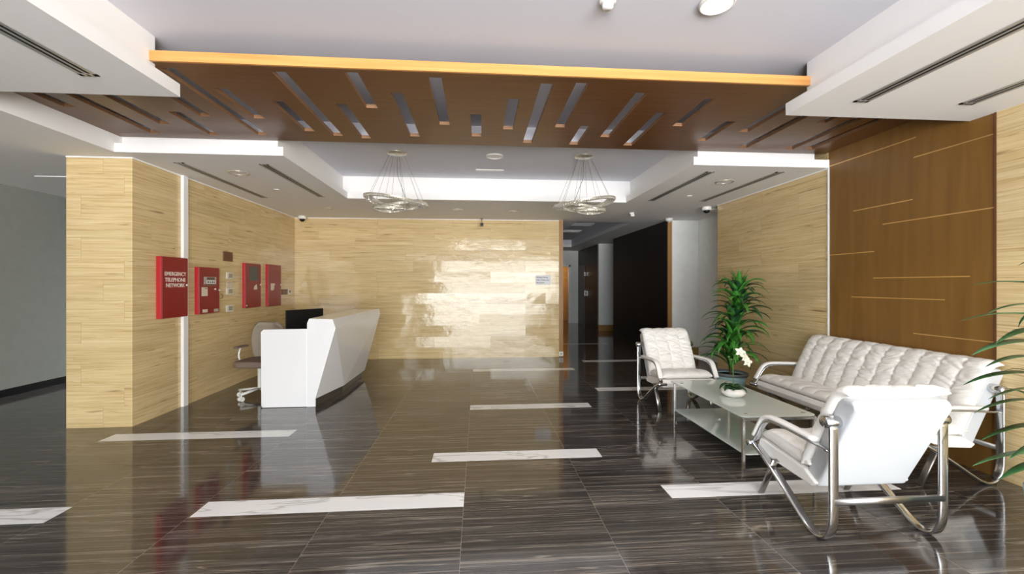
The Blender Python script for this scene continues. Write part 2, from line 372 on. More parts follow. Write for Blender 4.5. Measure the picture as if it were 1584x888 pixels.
# soffits: shelf slab z 2.85-2.94, riser set back .1
def soffit(rects, mt='fascia', label=None):
    bm = B()
    for x0, x1, y0, y1, z0, z1 in rects: box(bm, x0, x1, y0, y1, z0, z1)
    return struct('ceiling', bm, mt, label)
LZ = 2.942
soffit([(-6.4, -2.135, FY, 3.285, ZC, LZ), (-6.4, -2.235, FY, 3.185, LZ, ZU)], 'fascia', 'lowered white soffit at near left')
soffit([(2.435, XR + .2, FY, 3.265, ZC, LZ), (2.535, XR + .2, FY, 3.165, LZ, ZU)], 'fascia', 'lowered white soffit at near right')
# rear U-shaped soffit: left wing, right wing, back
soffit([(-3.68, -2.03, 4.69, 8.0, ZC, LZ), (-3.68, -2.13, 4.79, 8.0, LZ, ZU)], 'fascia', 'lowered white soffit over the desk')
soffit([(2.41, XR, 4.69, 6.92, ZC, LZ), (2.51, XR - .1, 4.79, 7.02, LZ, ZU)], 'fascia', 'lowered white soffit over the lounge')
bm = B(); slab_holes(bm, -2.03, 6.0, 6.92, 19, ZC, LZ, [(2.1, 3.3, 9.12, 15.2), (-5, 2.41, 6.0, 6.92)])
box(bm, -3.68, -2.03, 8.0, 9.2, ZC, LZ); box(bm, -3.68, 2.41, 7.02, 9.3, LZ, ZU); box(bm, 2.41, 6.2, 7.02, 9.1, LZ, ZU)
struct('ceiling', bm, 'fascia', 'lowered white ceiling before the back wall and along the corridor')
bm = B(); box(bm, 1.9, 3.5, 9.0, 15.4, 3.1, 3.2); box(bm, 1.9, 2.1, 9.12, 15.2, LZ, 3.1); box(bm, 3.3, 3.5, 9.12, 15.2, LZ, 3.1); box(bm, 1.9, 3.5, 9.0, 9.12, LZ + .001, 3.1); box(bm, 1.9, 3.5, 15.2, 15.4, LZ, 3.1); struct('ceiling', bm, 'paint', 'tray ceiling over the dark corridor')
# left passage ceiling with its fascia
bm = B(); box(bm, -6.5, -3.68, 3.285, 19, ZC, ZU); struct('ceiling', bm, 'fascia', 'lowered ceiling over the left passage')
bm = B(); box(bm, -5.46, -4.3, 5.78, 5.81, ZC - .012, ZC - .001); struct('trim_1', bm, 'trimwhite', 'thin pale strip across the left passage ceiling')

# walls
bm = B(); box(bm, -4.3, XL, 4.88, 9.2, 0, ZC); struct('wall_left', bm, 'stone', 'travertine clad block on the left')
bm = B(); box(bm, XL, 1.68, YB, YB + .25, 0, ZC); struct('wall_back', bm, 'stone', 'travertine back wall')
bm = B(); box(bm, 1.68, 1.765, YB - .01, YB + .26, 0, ZC); struct('trim_2', bm, 'tan_trim', 'tan timber end of the back wall')
bm = B(); box(bm, 1.4, 1.765, YB + .26, 19, 0, 3.1); struct('wall_corridor_left', bm, 'shaded_veneer', 'corridor wall behind the back wall')
bm = B(); box(bm, XFL - .15, XFL, FY, 19, 0, ZC); struct('wall_passage', bm, 'passage', 'grey painted wall of the left passage')
bm = B(); box(bm, XFL, XFL + .015, FY, 19, 0, .1); struct('baseboard_left', bm, 'black', 'black skirting along the left passage wall', 'baseboard')
bm = B(); box(bm, -6.4, 1.5, 18.6, 18.8, 0, ZC); struct('wall_end', bm, 'passage', 'end wall of the left passage')
# right wall
bm = B(); box(bm, XR, XR + .6, 4.71, 7.03, 0, ZU); struct('wall_right', bm, 'stone', 'travertine right wall behind the tall plant')
bm = B(); box(bm, XR, XR + .6, FY, 3.08, 0, ZC); struct('wall_right_near', bm, 'stone', 'travertine right wall at the picture edge', 'wall')
bm = B(); box(bm, XR + .004, XR + .6, 3.08, 4.71, 0, ZU); 
struct('wall_right_panel', bm, 'tan_wall', 'brown veneer wall panel behind the sofa', 'wall')
bm = B(); box(bm, XR - .006, XR + .01, 4.695, 4.715, 0, ZC); struct('trim_3', bm, 'trimwhite', 'thin white profile between veneer and travertine')
bm = B(); box(bm, XR - .004, XR + .01, 3.075, 3.09, 0, ZC); struct('trim_4', bm, 'brownmetal', 'thin brown profile beside the brown veneer')
bm = B()
for y0, y1, z in ((3.706, 4.69, 2.867), (3.1, 3.723, 2.686), (3.735, 4.371, 2.298), (3.092, 4.033, 2.108), (4.126, 4.69, 1.844), (3.261, 4.133, 1.572), (3.455, 4.395, 1.372), (3.092, 3.723, 1.051), (3.25, 4.2, .7), (3.5, 4.5, .45)):
    box(bm, XR - .001, XR + .006, y0, y1, z - .004, z + .004)
struct('trim_5', bm, 'brass', 'fine pale inlay lines in the brown wall panel')
# alcove beyond the right wall
bm = B(); box(bm, 4.03, 4.7, 8.76, 8.95, 0, ZC); struct('wall_alcove', bm, 'grey', 'white wall behind the far armchair')
bm = B(); box(bm, 4.6, 4.75, 7.0, 8.76, 0, ZC); struct('wall_alcove_side', bm, 'grey', 'white side wall of the alcove', 'wall')
bm = B(); box(bm, 4.03, 4.6, 8.745, 8.76, 0, .2); struct('baseboard_alcove', bm, 'tan_trim', 'tan skirting below the white wall', 'baseboard')
bm = B(); box(bm, 3.94, 4.03, 8.755, 8.96, 0, ZC); struct('trim_6', bm, 'tan_trim', 'tan timber end of the shaded corridor panelling')
bm = B(); box(bm, 3.93, 4.2, 8.77, 12.39, 0, ZC); struct('wall_corridor_right', bm, 'shaded_veneer', 'veneer wall of the corridor, shade painted into its colour')
bm = B(); box(bm, 3.915, 4.9, 13.87, 14.0, .2, ZC); struct('wall_corridor_niche', bm, 'grey', 'white return wall deep in the corridor', 'wall')
bm = B(); box(bm, 3.905, 4.9, 13.855, 14.0, 0, .2); struct('baseboard_niche', bm, 'tan_trim', 'tan skirting below the white return wall', 'baseboard')
bm = B(); box(bm, 4.8, 4.9, 12.3, 14.0, 0, ZC); box(bm, 4.2, 4.9, 12.2, 12.39, 0, ZC); struct('wall_corridor_recess', bm, 'shaded_veneer', 'recess off the corridor, shade painted into its colour', 'wall')
bm = B(); box(bm, 3.93, 4.2, 14.0, YE + .1, 0, ZC); struct('wall_corridor_far', bm, 'shaded_veneer', 'far part of the corridor wall, darkened in colour for shade', 'wall')
bm = B(); box(bm, 1.765, 2.7, YE, YE + .12, 0, ZC); box(bm, 3.62, 3.93, YE, YE + .12, 0, ZC); box(bm, 2.7, 3.62, YE, YE + .12, 2.29, ZC)
struct('wall_corridor_end', bm, 'grey', 'pale end wall of the corridor', 'wall')
bm = B(); box(bm, 1.765, 4.2, 18.3, 18.4, 0, ZC); struct('wall_room_beyond', bm, 'tan_edge', 'lit timber wall in the room beyond', 'wall')
bm = B(); box(bm, 4.1, 4.2, YE, 18.4, 0, ZC); struct('wall_room_side', bm, 'grey', 'side wall of the room beyond', 'wall')
light('corridor_room_lamp', 'AREA', (2.9, 17.6, 2.8), 5, (1, .85, .62), shape='SQUARE', size=.6)
bm = B(); box(bm, 3.915, 3.93, 15.7, 16.7, 0, 2.25); d = struct('door_1', bm, 'black', 'black door deep in the corridor')
for z0, z1 in ((1.1, 1.3), (1.84, 1.98)):
    bm = B(); box(bm, 3.88, 3.915, 15.62, 15.68, z0, z1); obj('door_handle', bm, 'chrome', d)
bm = B(); box(bm, 3.55, 3.62, YE - .03, YE + .14, 0, 2.29); box(bm, 2.7, 2.77, YE - .03, YE + .14, 0, 2.29); box(bm, 2.7, 3.62, YE - .03, YE + .14, 2.22, 2.29)
struct('door_2', bm, 'trimwhite', 'white frame of the doorway at the corridor end')
# enclosure behind the camera with the glazed front
bm = B(); box(bm, -6.5, WX0, FY - .1, FY, 0, ZC); box(bm, WX1, 4.7, FY - .1, FY, 0, ZU); box(bm, WX0, WX1, FY - .1, FY, WZ1, ZU)
struct('wall_front', bm, 'grey', 'wall around the glazed front')
bm = B()
n = 5
for i in range(n + 1):
    x = WX0 + (WX1 - WX0) * i / n; box(bm, x - .03, x + .03, FY - .06, FY - .01, 0, WZ1)
for z in (.03, 2.2, WZ1 - .03): box(bm, WX0, WX1, FY - .06, FY - .01, z - .03, z + .03)
struct('window_1', bm, 'frame', 'glazed entrance front behind the viewer')
# left column white vertical profile
bm = B(); box(bm, XL, XL + .035, 5.625, 5.715, 0, ZC); struct('trim_7', bm, 'trimwhite', 'white vertical profile on the left travertine wall', bevel=.004)
bm = B(); box(bm, -4.3, XL + .008, 4.872, 4.88, ZC - .012, ZC); box(bm, XL, XL + .008, 4.88, 8.95, ZC - .012, ZC); box(bm, XL, 1.68, YB - .008, YB, ZC - .012, ZC); box(bm, XR - .008, XR, 4.72, 7.03, ZC - .012, ZC)
struct('trim_8', bm, 'trimwhite', 'white shadow bead along the top of the travertine walls')

# ------------------------------------------------------------------ brown ceiling panel with slots
S = [(-1.43, 3.226, 4.562), (-.915, 3.196, 3.824), (-1.67, 3.749, 4.45), (-1.163, 3.762, 4.62), (-.65, 3.512, 4.521), (-.32, 3.228, 4.171), (-.02, 3.896, 4.472), (.29, 3.548, 4.244), (.523, 3.26, 4.633), (.787, 3.229, 4.153), (1.03, 4.1, 4.647), (1.3, 3.361, 4.389), (1.627, 3.739, 4.633), (1.907, 3.421, 4.032), (2.356, 3.881, 4.428), (2.635, 3.3, 4.133), (2.937, 3.3, 4.623), (3.22, 3.3, 3.847), (3.48, 3.3, 4.627), (3.7, 3.3, 4.607), (-2.189, 3.23, 4.602), (-2.003, 3.534, 4.141), (-2.965, 3.4, 4.358), (-2.46, 3.4, 4.13), (-2.682, 4.044, 4.641), (-3.243, 3.4, 4.627), (-3.5, 3.4, 4.007)]
cp = thing('ceiling_panel', 'wide brown veneer ceiling panel cut with slanting slots, golden front edge', 'ceiling panel', (0, 0, 0))
bm = B(); slab_holes(bm, -3.679, XR + .003, 3.15, 4.76, 3.03, 3.062, [(x - .049, x + .049, a, b) for x, a, b in S], 0, 1)
obj('slotted_board', bm, ['tan_ceiling', 'tan_slot'], cp)
bm = B(); box(bm, -3.679, XR + .003, 3.13, 3.15, 3.03, 3.1); obj('front_edge', bm, 'tan_edge', cp)
bm = B(); box(bm, -3.679, XR + .003, 4.7, 4.789, 3.063, ZU); obj('rear_batten', bm, 'paint', cp)
# ------------------------------------------------------------------ ceiling fittings
def diffuser(x, y0, y1, z, wd, label, group, along='y', two=True):
    t = thing('linear_air_diffuser', label, 'air diffuser', (x, (y0 + y1) / 2, z), 0, group)
    L = (y1 - y0) / 2; bm = B()
    xs = (-wd / 2, -wd * .28, -wd * .06, wd * .06, wd * .28, wd / 2)
    for a, b in ((0, 1), (2, 3), (4, 5)): box(bm, xs[a], xs[b], -L, L, -.006, -.0005)
    box(bm, -wd / 2, wd / 2, -L, -L + .03, -.006, -.0005); box(bm, -wd / 2, wd / 2, L - .03, L, -.006, -.0005)
    obj('frame', bm, 'alu', t)
    bm = B()
    box(bm, xs[1], xs[2], -L + .03, L - .03, -.003, -.0004); box(bm, xs[3], xs[4], -L + .03, L - .03, -.003, -.0004)
    obj('slot', bm, 'slot', t)
    return t
G = 'slot diffusers in the lowered ceilings'
diffuser(-2.49, .6, 2.99, ZC, .11, 'long double slot air diffuser in the near left soffit', G)
diffuser(2.80, .9, 2.98, ZC, .11, 'long double slot air diffuser in the near right soffit, its inner one', G)
diffuser(3.62, .9, 2.96, ZC, .11, 'double slot air diffuser in the near right soffit, beside the travertine wall', G)
diffuser(-3.29, 5.03, 6.95, ZC, .10, 'slot air diffuser over the desk, beside the left travertine wall', G)
diffuser(-2.39, 5.03, 6.83, ZC, .10, 'slot air diffuser over the desk, beside the raised ceiling edge', G)
diffuser(2.75, 4.95, 6.74, ZC, .10, 'slot air diffuser over the lounge, beside the raised ceiling edge', G)
diffuser(3.59, 4.9, 6.72, ZC, .10, 'slot air diffuser over the lounge, beside the travertine wall', G)
def disc(name, label, cat, x, y, z, r, m1='plastic', inner='fascia', group=None, h=.012):
    t = thing(name, label, cat, (x, y, z), 0, group)
    obj('ring', lathe(B(), [(r, -.0005), (r, -h * .6), (r * .96, -h), (r * .84, -h), (r * .82, -h * .5), (r * .82, -.0005)], n=36), m1, t, smooth=True)
    obj('cover', lathe(B(), [(r * .82, -.0006), (r * .82, -h * .45), (r * .4, -h * .5), (.001, -h * .5)], n=36), inner, t)
    return t
disc('ceiling_speaker', 'round speaker in the soffit over the reception desk', 'ceiling speaker', -2.87, 5.437, ZC, .115, 'champagne', 'fascia', 'round speakers')
disc('ceiling_speaker', 'round speaker in the soffit over the lounge', 'ceiling speaker', 3.205, 5.421, ZC, .115, 'champagne', 'fascia', 'round speakers')
disc('ceiling_speaker', 'round white speaker in the raised ceiling between the chandeliers', 'ceiling speaker', .213, 5.76, ZU, .115, 'plastic', 'plastic', 'round speakers', .02)
for x, y, l in ((-2.624, 7.827, 'small recessed downlight left of the left chandelier, by the back wall'), (-.368, 7.783, 'small recessed downlight right of the left chandelier'), (.644, 7.839, 'small recessed downlight left of the right chandelier')):
    disc('recessed_downlight', l, 'downlight', x, y, ZC, .09, 'champagne', 'plastic', 'unlit downlights before the back wall', .008)
disc('recessed_downlight', 'small unlit downlight beside the right dome camera near the alcove', 'downlight', 4.2, 7.4, ZC, .09, 'plastic', 'plastic', None, .02)
t = disc('round_ceiling_lamp', 'lit round white ceiling lamp at the top edge', 'ceiling lamp', 1.447, 2.53, ZU, .105, 'plastic', 'lamp', None, .02)
light('round_ceiling_lamp_light', 'SPOT', (1.447, 2.53, ZU - .03), 25, (1, .97, .92), (0, 0, 0), spot_size=R(130), shadow_soft_size=.08)
t = thing('smoke_detector', 'white smoke detector on the raised ceiling, top edge', 'smoke detector', (.775, 2.55, ZU))
obj('base', lathe(B(), [(.05, 0), (.05, -.02), (.046, -.026)], n=28), 'plastic', t, smooth=True)
obj('sensor_head', lathe(B(), [(.034, -.026), (.034, -.05), (.028, -.06), (.001, -.062)], n=28), 'plastic', t, smooth=True)
bm = B(); box(bm, -.04, .376, 6.44, 6.52, ZU - .012, ZU - .0005)
tag(obj('ceiling_lamp_slot', bm, 'plastic', bevel=.004), 'small white rectangular fitting in the raised ceiling between chandeliers', 'ceiling fitting')
for x, y, l in ((-2.837, 6.35, 'small white sprinkler rose in the soffit over the desk'), (3.18, 6.327, 'small white sprinkler rose in the soffit over the lounge')):
    t = thing('sprinkler_rose', l, 'sprinkler', (x, y, ZC), 0, 'sprinkler roses')
    obj('plate', lathe(B(), [(.04, -.0005), (.04, -.006), (.03, -.01), (.001, -.012)], n=24), 'plastic', t, smooth=True)
def dome(x, y, label, r=.075):
    t = thing('dome_camera', label, 'security camera', (x, y, ZC), 0, 'white dome security cameras')
    obj('housing', lathe(B(), [(r * .9, -.0005), (r, -.02), (r, -.05), (r * .85, -.062), (.001, -.063)], n=28), 'plastic', t, smooth=True)
    obj('lens_dome', lathe(B(), [(r * .7, -.062), (r * .66, -.08), (r * .45, -.1), (r * .2, -.11), (.001, -.112)], n=28), 'black', t, smooth=True)
dome(-3.43, 8.75, 'white dome camera with black eye in the left back corner')
dome(3.93, 7.2, 'white dome camera with black eye near the top of the right travertine wall', .08)
t = thing('ceiling_detector', 'white round detector at the top of the dark corridor panelling', 'detector', (3.85, 8.5, ZC))
obj('housing', lathe(B(), [(.07, -.0005), (.075, -.02), (.07, -.05), (.05, -.06), (.02, -.062), (.018, -.08), (.001, -.082)], n=28), 'plastic', t, smooth=True)
t = thing('motion_sensor', 'small white sensor under the soffit right of the right chandelier', 'sensor', (2.86, 7.9, ZC))
obj('housing', lathe(B(), [(.045, -.0005), (.045, -.025), (.03, -.035), (.001, -.036)], n=24), 'plastic', t, smooth=True)
bm = B(); box(bm, -.035, .035, -.06, -.01, -.075, -.03); obj('sensor_eye', bm, 'plastic', t, bevel=.01)
t = thing('wall_spy_camera', 'small black camera hanging from a bracket over the back wall', 'security camera', (.07, 8.82, ZC))
bm = B(); cyl(bm, (0, 0, -.0005), (0, 0, -.012), .03); cyl(bm, (0, 0, -.01), (0, 0, -.1), .006); obj('bracket', bm, 'brownmetal', t)
bm = B(); box(bm, -.03, .03, -.1, .03, -.16, -.1); obj('body', bm, 'black', t, bevel=.006)
bm = B(); cyl(bm, (0, -.099, -.13), (0, -.115, -.13), .018); obj('lens', bm, 'screen', t)
# slotted grilles in the corridor tray
for k, y in enumerate((9.9, 11.2, 12.6)):
    t = thing('corridor_grille', 'dim slotted grille in the dark corridor ceiling, %s' % ('nearest the lobby', 'second one in', 'farthest one')[k], 'grille', (2.55, y, 3.1), 0, 'corridor grilles')
    bm = B()
    for q in range(4): box(bm, -.45, .45, q * .12 - .2, q * .12 - .15, -.02, -.0005)
    obj('louvre', bm, 'alu', t)

# ------------------------------------------------------------------ chandeliers
def chandelier(x, y, label, seed, mirror):
    rnd = random.Random(seed)
    t = thing('ring_chandelier', label, 'chandelier', (x, y, ZU), 0, 'crystal ring chandeliers')
    obj('canopy', lathe(B(), [(.125, -.0005), (.125, -.012), (.118, -.018), (.001, -.02)], n=32), 'champagne', t, smooth=True)
    def path(r1, r2, cz, tilt, amp, ph, cx=0, n=96):
        P = []
        for i in range(n):
            a = 2 * PI * i / n
            P.append(Vector((mirror * (cx + r1 * math.cos(a)), r2 * math.sin(a), cz - tilt * math.cos(a) + amp * math.sin(2 * a + ph))))
        return P
    def ribbon(P, hw, hh, name):
        bm = B(); rings = []; n = len(P)
        for i in range(n):
            tg = (P[(i + 1) % n] - P[i - 1]); out = Vector((tg.y, -tg.x, 0)).normalized()
            rings.append([bm.verts.new(P[i] + out * a + Vector((0, 0, b))) for a, b in ((-hw, -hh), (hw, -hh), (hw, hh), (-hw, hh))])
        for i in range(n):
            a = rings[i]; b = rings[(i + 1) % n]
            for j in range(4): bm.faces.new((a[j], a[(j + 1) % 4], b[(j + 1) % 4], b[j]))
        return obj(name, bm, 'champagne', t)
    def beads(P, name, par, rows=(0,), s=.012, hw=.03):
        bm = B(); n = len(P)
        for i in range(n):
            tg = (P[(i + 1) % n] - P[i - 1]); out = Vector((tg.y, -tg.x, 0)).normalized()
            for k in rows:
                c = P[i] + out * k + Vector((0, 0, -.014))
                q = s * rnd.uniform(.75, 1.1)
                r = bmesh.ops.create_icosphere(bm, subdivisions=0 + 1, radius=q)
                bmesh.ops.transform(bm, matrix=Matrix.Translation(c) @ Matrix.Rotation(rnd.random() * 3, 4, 'Z') @ Matrix.Rotation(rnd.random() * 3, 4, 'X'), verts=r['verts'])
        return obj(name, bm, 'crystal', par)
    P1 = path(.36, .36, -.635, .045, .014, .4)
    P2 = path(.25, .22, -.68, -.03, .014, 2.0, .06)
    P3 = path(.19, .15, -.725, .0, .01, 1.0, -.09)
    for P, nm, hw, rows in ((P1, 'outer_ring', .055, (-.04, -.013, .013, .04)), (P2, 'middle_ring', .028, (-.015, .015)), (P3, 'inner_ring', .02, (0,))):
        o = ribbon(P, hw, .009, nm); beads(P, 'crystals', o, rows)
    for k in range(10):
        i = int(k * 9.6 + 2) % 96; p = P1[i]; a = math.atan2(p.y, p.x)
        bm = B(); tube(bm, [(.09 * math.cos(a), .09 * math.sin(a), -.02), p], .0016, 5); obj('suspension_wire', bm, 'wire', t)
    bm = B(); tube(bm, [(0, 0, -.02), (.01 * mirror, 0, -.3), tuple(P2[20])], .0032, 6); obj('power_cable', bm, 'wire', t)
chandelier(-1.055, 5.72, 'crystal ring chandelier hanging left, nearer the desk', 3, 1)
chandelier(1.40, 5.68, 'crystal ring chandelier hanging right, nearer the corridor', 8, -1)

# ------------------------------------------------------------------ seating
def pillow(bm, path, x0, x1, T, cols, rows, amp, seed, nu, nv, wr=.006, inset=.0, power=4.0):
    """padded cushion following path (list of Vector(0,y,z)); face side is the left normal"""
    P = catmull(path, 10); L = [0]
    for a, b in zip(P, P[1:]): L.append(L[-1] + (b - a).length)
    def at(v):
        s = v * L[-1]; i = max(j for j in range(len(L) - 1) if L[j] <= s + 1e-9); f = (s - L[i]) / (L[i + 1] - L[i])
        p = P[i].lerp(P[i + 1], f); t = (P[min(i + 2, len(P) - 1)] - P[max(i - 1, 0)]).normalized()
        return p, Vector((0, -t.z, t.y))
    def edge(u): return max(0., 1 - abs(2 * u - 1) ** power) ** .5
    top = []; bot = []
    wd = x1 - x0; eu = lambda u: max(0., 1 - abs(2 * u - 1) ** (power * wd / .25)) ** .5
    for i in range(nu + 1):
        u = i / nu; u = u if True else u
        rt = []; rb = []
        for j in range(nv + 1):
            v = j / nv; p, nr = at(v); e = eu(u) * edge(v) if 0 < i < nu and 0 < j < nv else 0
            cu = abs(math.sin(PI * cols * u)); cv = abs(math.sin(PI * (rows * v))) if rows else 1
            q = (cu ** .42) * (.58 + .42 * cv ** .4)
            # folds that gather towards the seams
            fu = (u * cols) % 1.0; X = u * cols
            w1 = noise.noise(Vector((X * .55 + seed, v * rows * 3.4 + (fu - .5) * (1.0 if int(X) % 2 else .5), seed * 1.7)))
            w2 = noise.noise(Vector((X * 2.5 + 9 + seed, v * rows * 10 - (fu - .5) * 4, seed)))
            wk = (-max(0, .34 - abs(w1)) * 2.2 + .35) * wr * (.35 + .65 * abs(2 * fu - 1)) + w2 * wr * .25
            h = T / 2 * e + (q * amp - amp + wk) * e
            rt.append(bm.verts.new(Vector((x0 + wd * u, p.y, p.z)) + nr * h))
            rb.append(rt[-1] if e == 0 else bm.verts.new(Vector((x0 + wd * u, p.y, p.z)) - nr * T / 2 * e))
        top.append(rt); bot.append(rb)
    for i in range(nu):
        for j in range(nv):
            f = (top[i][j], top[i + 1][j], top[i + 1][j + 1], top[i][j + 1]); bm.faces.new(f)
            g = (bot[i][j], bot[i][j + 1], bot[i + 1][j + 1], bot[i + 1][j])
            if len(set(g)) > 2 and set(g) != set(f):
                try: bm.faces.new(list(dict.fromkeys(g)))
                except ValueError: pass
    return bm

def seating(name, label, cat, OW, cols, group, seed):
    """local frame: x sideways, +y forward, rear uprights at y=0. OW = width over the steel frames"""
    t = thing(name, label, cat, (0, 0, 0), 0, group)
    hx = OW / 2 - .027; cw = OW / 2 - .055
    V = lambda x, l: [Vector((x, a, b)) for a, b in l]
    for s in (-1, 1):
        x = s * hx
        f = sweep(B(), catmull(V(x, [(0, .70), (0, .55), (0, .38), (0, .2), (.008, .11), (.04, .04), (.105, .011), (.175, .028), (.255, .075), (.42, .185), (.58, .28), (.72, .345)]), 6), (1, 0, 0), .028, .011)
        obj('side_frame', f, 'chrome', t, smooth=True)
        f = sweep(B(), V(x * 1 - s * .012, [(.50, .30), (.65, .006)]), (1, 0, 0), .024, .008)
        obj('front_leg', f, 'brushed', t, smooth=True)
        bm = sweep(B(), catmull(V(x, [(.72, .345), (.685, .385), (.655, .43), (.62, .49), (.575, .535), (.52, .556), (.42, .562), (.25, .555), (.0, .54)]), 5), (1, 0, 0), .022, .007)
        a = obj('arm_rail', bm, 'chrome', t, smooth=True)
        bm = sweep(B(), catmull(V(x, [(.70, .405), (.675, .445), (.645, .495), (.605, .55), (.55, .578), (.46, .585), (.3, .58), (.13, .572)]), 5), (1, 0, 0), .028, .015, 14, .75)
        obj('armrest_pad', bm, 'pad', t, smooth=True)
        bm = B(); a0, a1 = sorted((s * (OW / 2 + .018), s * (cw - .03)))
        lathe(bm, [(.028, 0), (.034, .006), (.034, a1 - a0 - .02), (.03, a1 - a0)], (a0, .02, .712), 20, Matrix.Rotation(R(90), 4, 'Y')); obj('rear_knob', bm, 'chrome', t, smooth=True)
        bm = B(); lathe(bm, [(.018, 0), (.023, .005), (.023, .03), (.017, .04), (.017, a1 - a0)], (a0 if s < 0 else a1, .725, .34), 18, Matrix.Rotation(R(90) * (1 if s < 0 else -1), 4, 'Y')); obj('front_knob', bm, 'chrome', t, smooth=True)
    bm = B(); sweep(bm, [Vector((-hx, -.005, .26)), Vector((hx, -.005, .26))], (0, 0, 1), .02, .009); obj('rear_stretcher', bm, 'brushed', t, smooth=True)
    bm = B(); sweep(bm, [Vector((-hx, .5, .29)), Vector((hx, .5, .29))], (0, 1, 0), .02, .008); obj('seat_support', bm, 'brushed', t, smooth=True)
    # seat shell and back shell
    bm = B(); prism(bm, [(.69, .388), (.706, .345), (.69, .292), (.62, .28), (.2, .258), (.165, .29), (.26, .345)], -cw, cw, 'x'); obj('seat_shell', bm, 'leather', t, bevel=.012, seg=3)
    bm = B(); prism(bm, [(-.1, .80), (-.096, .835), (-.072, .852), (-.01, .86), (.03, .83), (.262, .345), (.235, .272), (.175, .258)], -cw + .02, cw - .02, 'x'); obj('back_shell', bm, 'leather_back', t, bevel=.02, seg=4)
    n = int(cols * 18)
    bm = pillow(B(), [Vector((0, a, b)) for a, b in ((.22, .385), (.4, .402), (.6, .426), (.685, .415))], -cw + .005, cw - .005, .11, cols, 2, .018, seed, n, 48, .007)
    for v in bm.verts: pass
    obj('seat_cushion', bm, 'leather', t, smooth=True)
    bm = pillow(B(), [Vector((0, a, b)) for a, b in ((.29, .36), (.22, .52), (.13, .70), (.06, .83), (.02, .875), (-.035, .892), (-.075, .885))][::-1], -cw - .002, cw + .002, .1, cols, 4, .021, seed + 5, n, 110, .02)
    obj('back_cushion', bm, 'leather', t, smooth=True)
    return t
ch = seating('lounge_armchair', 'white leather steel armchair in the foreground, seen from behind', 'armchair', .735, 4, 'white leather armchairs', 3)
ch.location = (2.362, 2.325, 0)
copy_tree(ch, (2.475, 5.63, 0), R(180), 'white leather steel armchair facing the viewer at the far end of the glass table')
sf = seating('sofa', 'long white quilted leather sofa on steel frames against the brown wall panel', 'sofa', 1.92, 11, None, 11)
sf.location = (3.94, 3.915, 0); sf.rotation_euler = (0, 0, R(90))

# ------------------------------------------------------------------ coffee table
def rounded(x0, x1, y0, y1, r, n=6):
    out = []
    for cx, cy, a0 in ((x1 - r, y1 - r, 0), (x0 + r, y1 - r, 90), (x0 + r, y0 + r, 180), (x1 - r, y0 + r, 270)):
        for i in range(n + 1):
            a = R(a0 + 90 * i / n); out.append((cx + r * math.cos(a), cy + r * math.sin(a)))
    return out
tb = thing('coffee_table', 'low two-tier frosted glass coffee table on thin steel legs', 'coffee table', (2.44, 4.0, 0))
obj('glass_top', prism(B(), rounded(-.32, .32, -.67, .67, .05), .43, .44), ['glass'], tb, bevel=.002)
obj('glass_shelf', prism(B(), rounded(-.285, .285, -.65, .63, .03), .12, .13), ['glass'], tb, bevel=.002)
for y in (-.655, .57):
    for x in (-.305, .305):
        bm = B(); box(bm, x - .011, x + .011, y - .011, y + .011, .0, .425); obj('leg', bm, 'chrome', tb, bevel=.002)
    bm = B(); box(bm, -.294, .294, y - .01, y + .01, .0, .018); obj('foot_rail', bm, 'chrome', tb, bevel=.002); bm = B(); box(bm, -.294, .294, y - .01, y + .01, .405, .425); obj('end_rail', bm, 'chrome', tb, bevel=.002)
for y in (-.6, .52):
    for x in (-.25, .25):
        bm = B(); lathe(bm, [(.016, .4405), (.016, .443), (.012, .445), (.001, .445)], (x, y, 0), 18); cyl(bm, (x, y, .405), (x, y, .43), .009)
        obj('fixing_disc', bm, 'chrome', tb, smooth=True)

# ------------------------------------------------------------------ plants
def leaf(bm, base, az, el, L, wd, droop, n=12, twist=0, fold=.25, tipw=.0):
    p = Vector(base); e = el; st = L / n; h = Vector((math.cos(az), math.sin(az), 0)); rows = []
    side0 = Vector((-math.sin(az), math.cos(az), 0))
    for i in range(n + 1):
        t = i / n; w_ = wd * (min(1, .35 + 2.2 * t) * (1 - t ** 2.6) + .02) * .5
        d = h * math.cos(e) + Vector((0, 0, math.sin(e))); up = side0.cross(d).normalized() * -1
        sd = (side0 * math.cos(twist * t) + up * math.sin(twist * t))
        rows.append([bm.verts.new(p - sd * w_ + up * w_ * fold), bm.verts.new(p), bm.verts.new(p + sd * w_ + up * w_ * fold)])
        p = p + d * st; e -= droop / n * (1 + 1.0 * t)
    for a, b in zip(rows, rows[1:]):
        for j in range(2): bm.faces.new((a[j], a[j + 1], b[j + 1], b[j]))
    return bm
def solidify(o, th=.0012):
    m = o.modifiers.new('solid', 'SOLIDIFY'); m.thickness = th; m.offset = 0
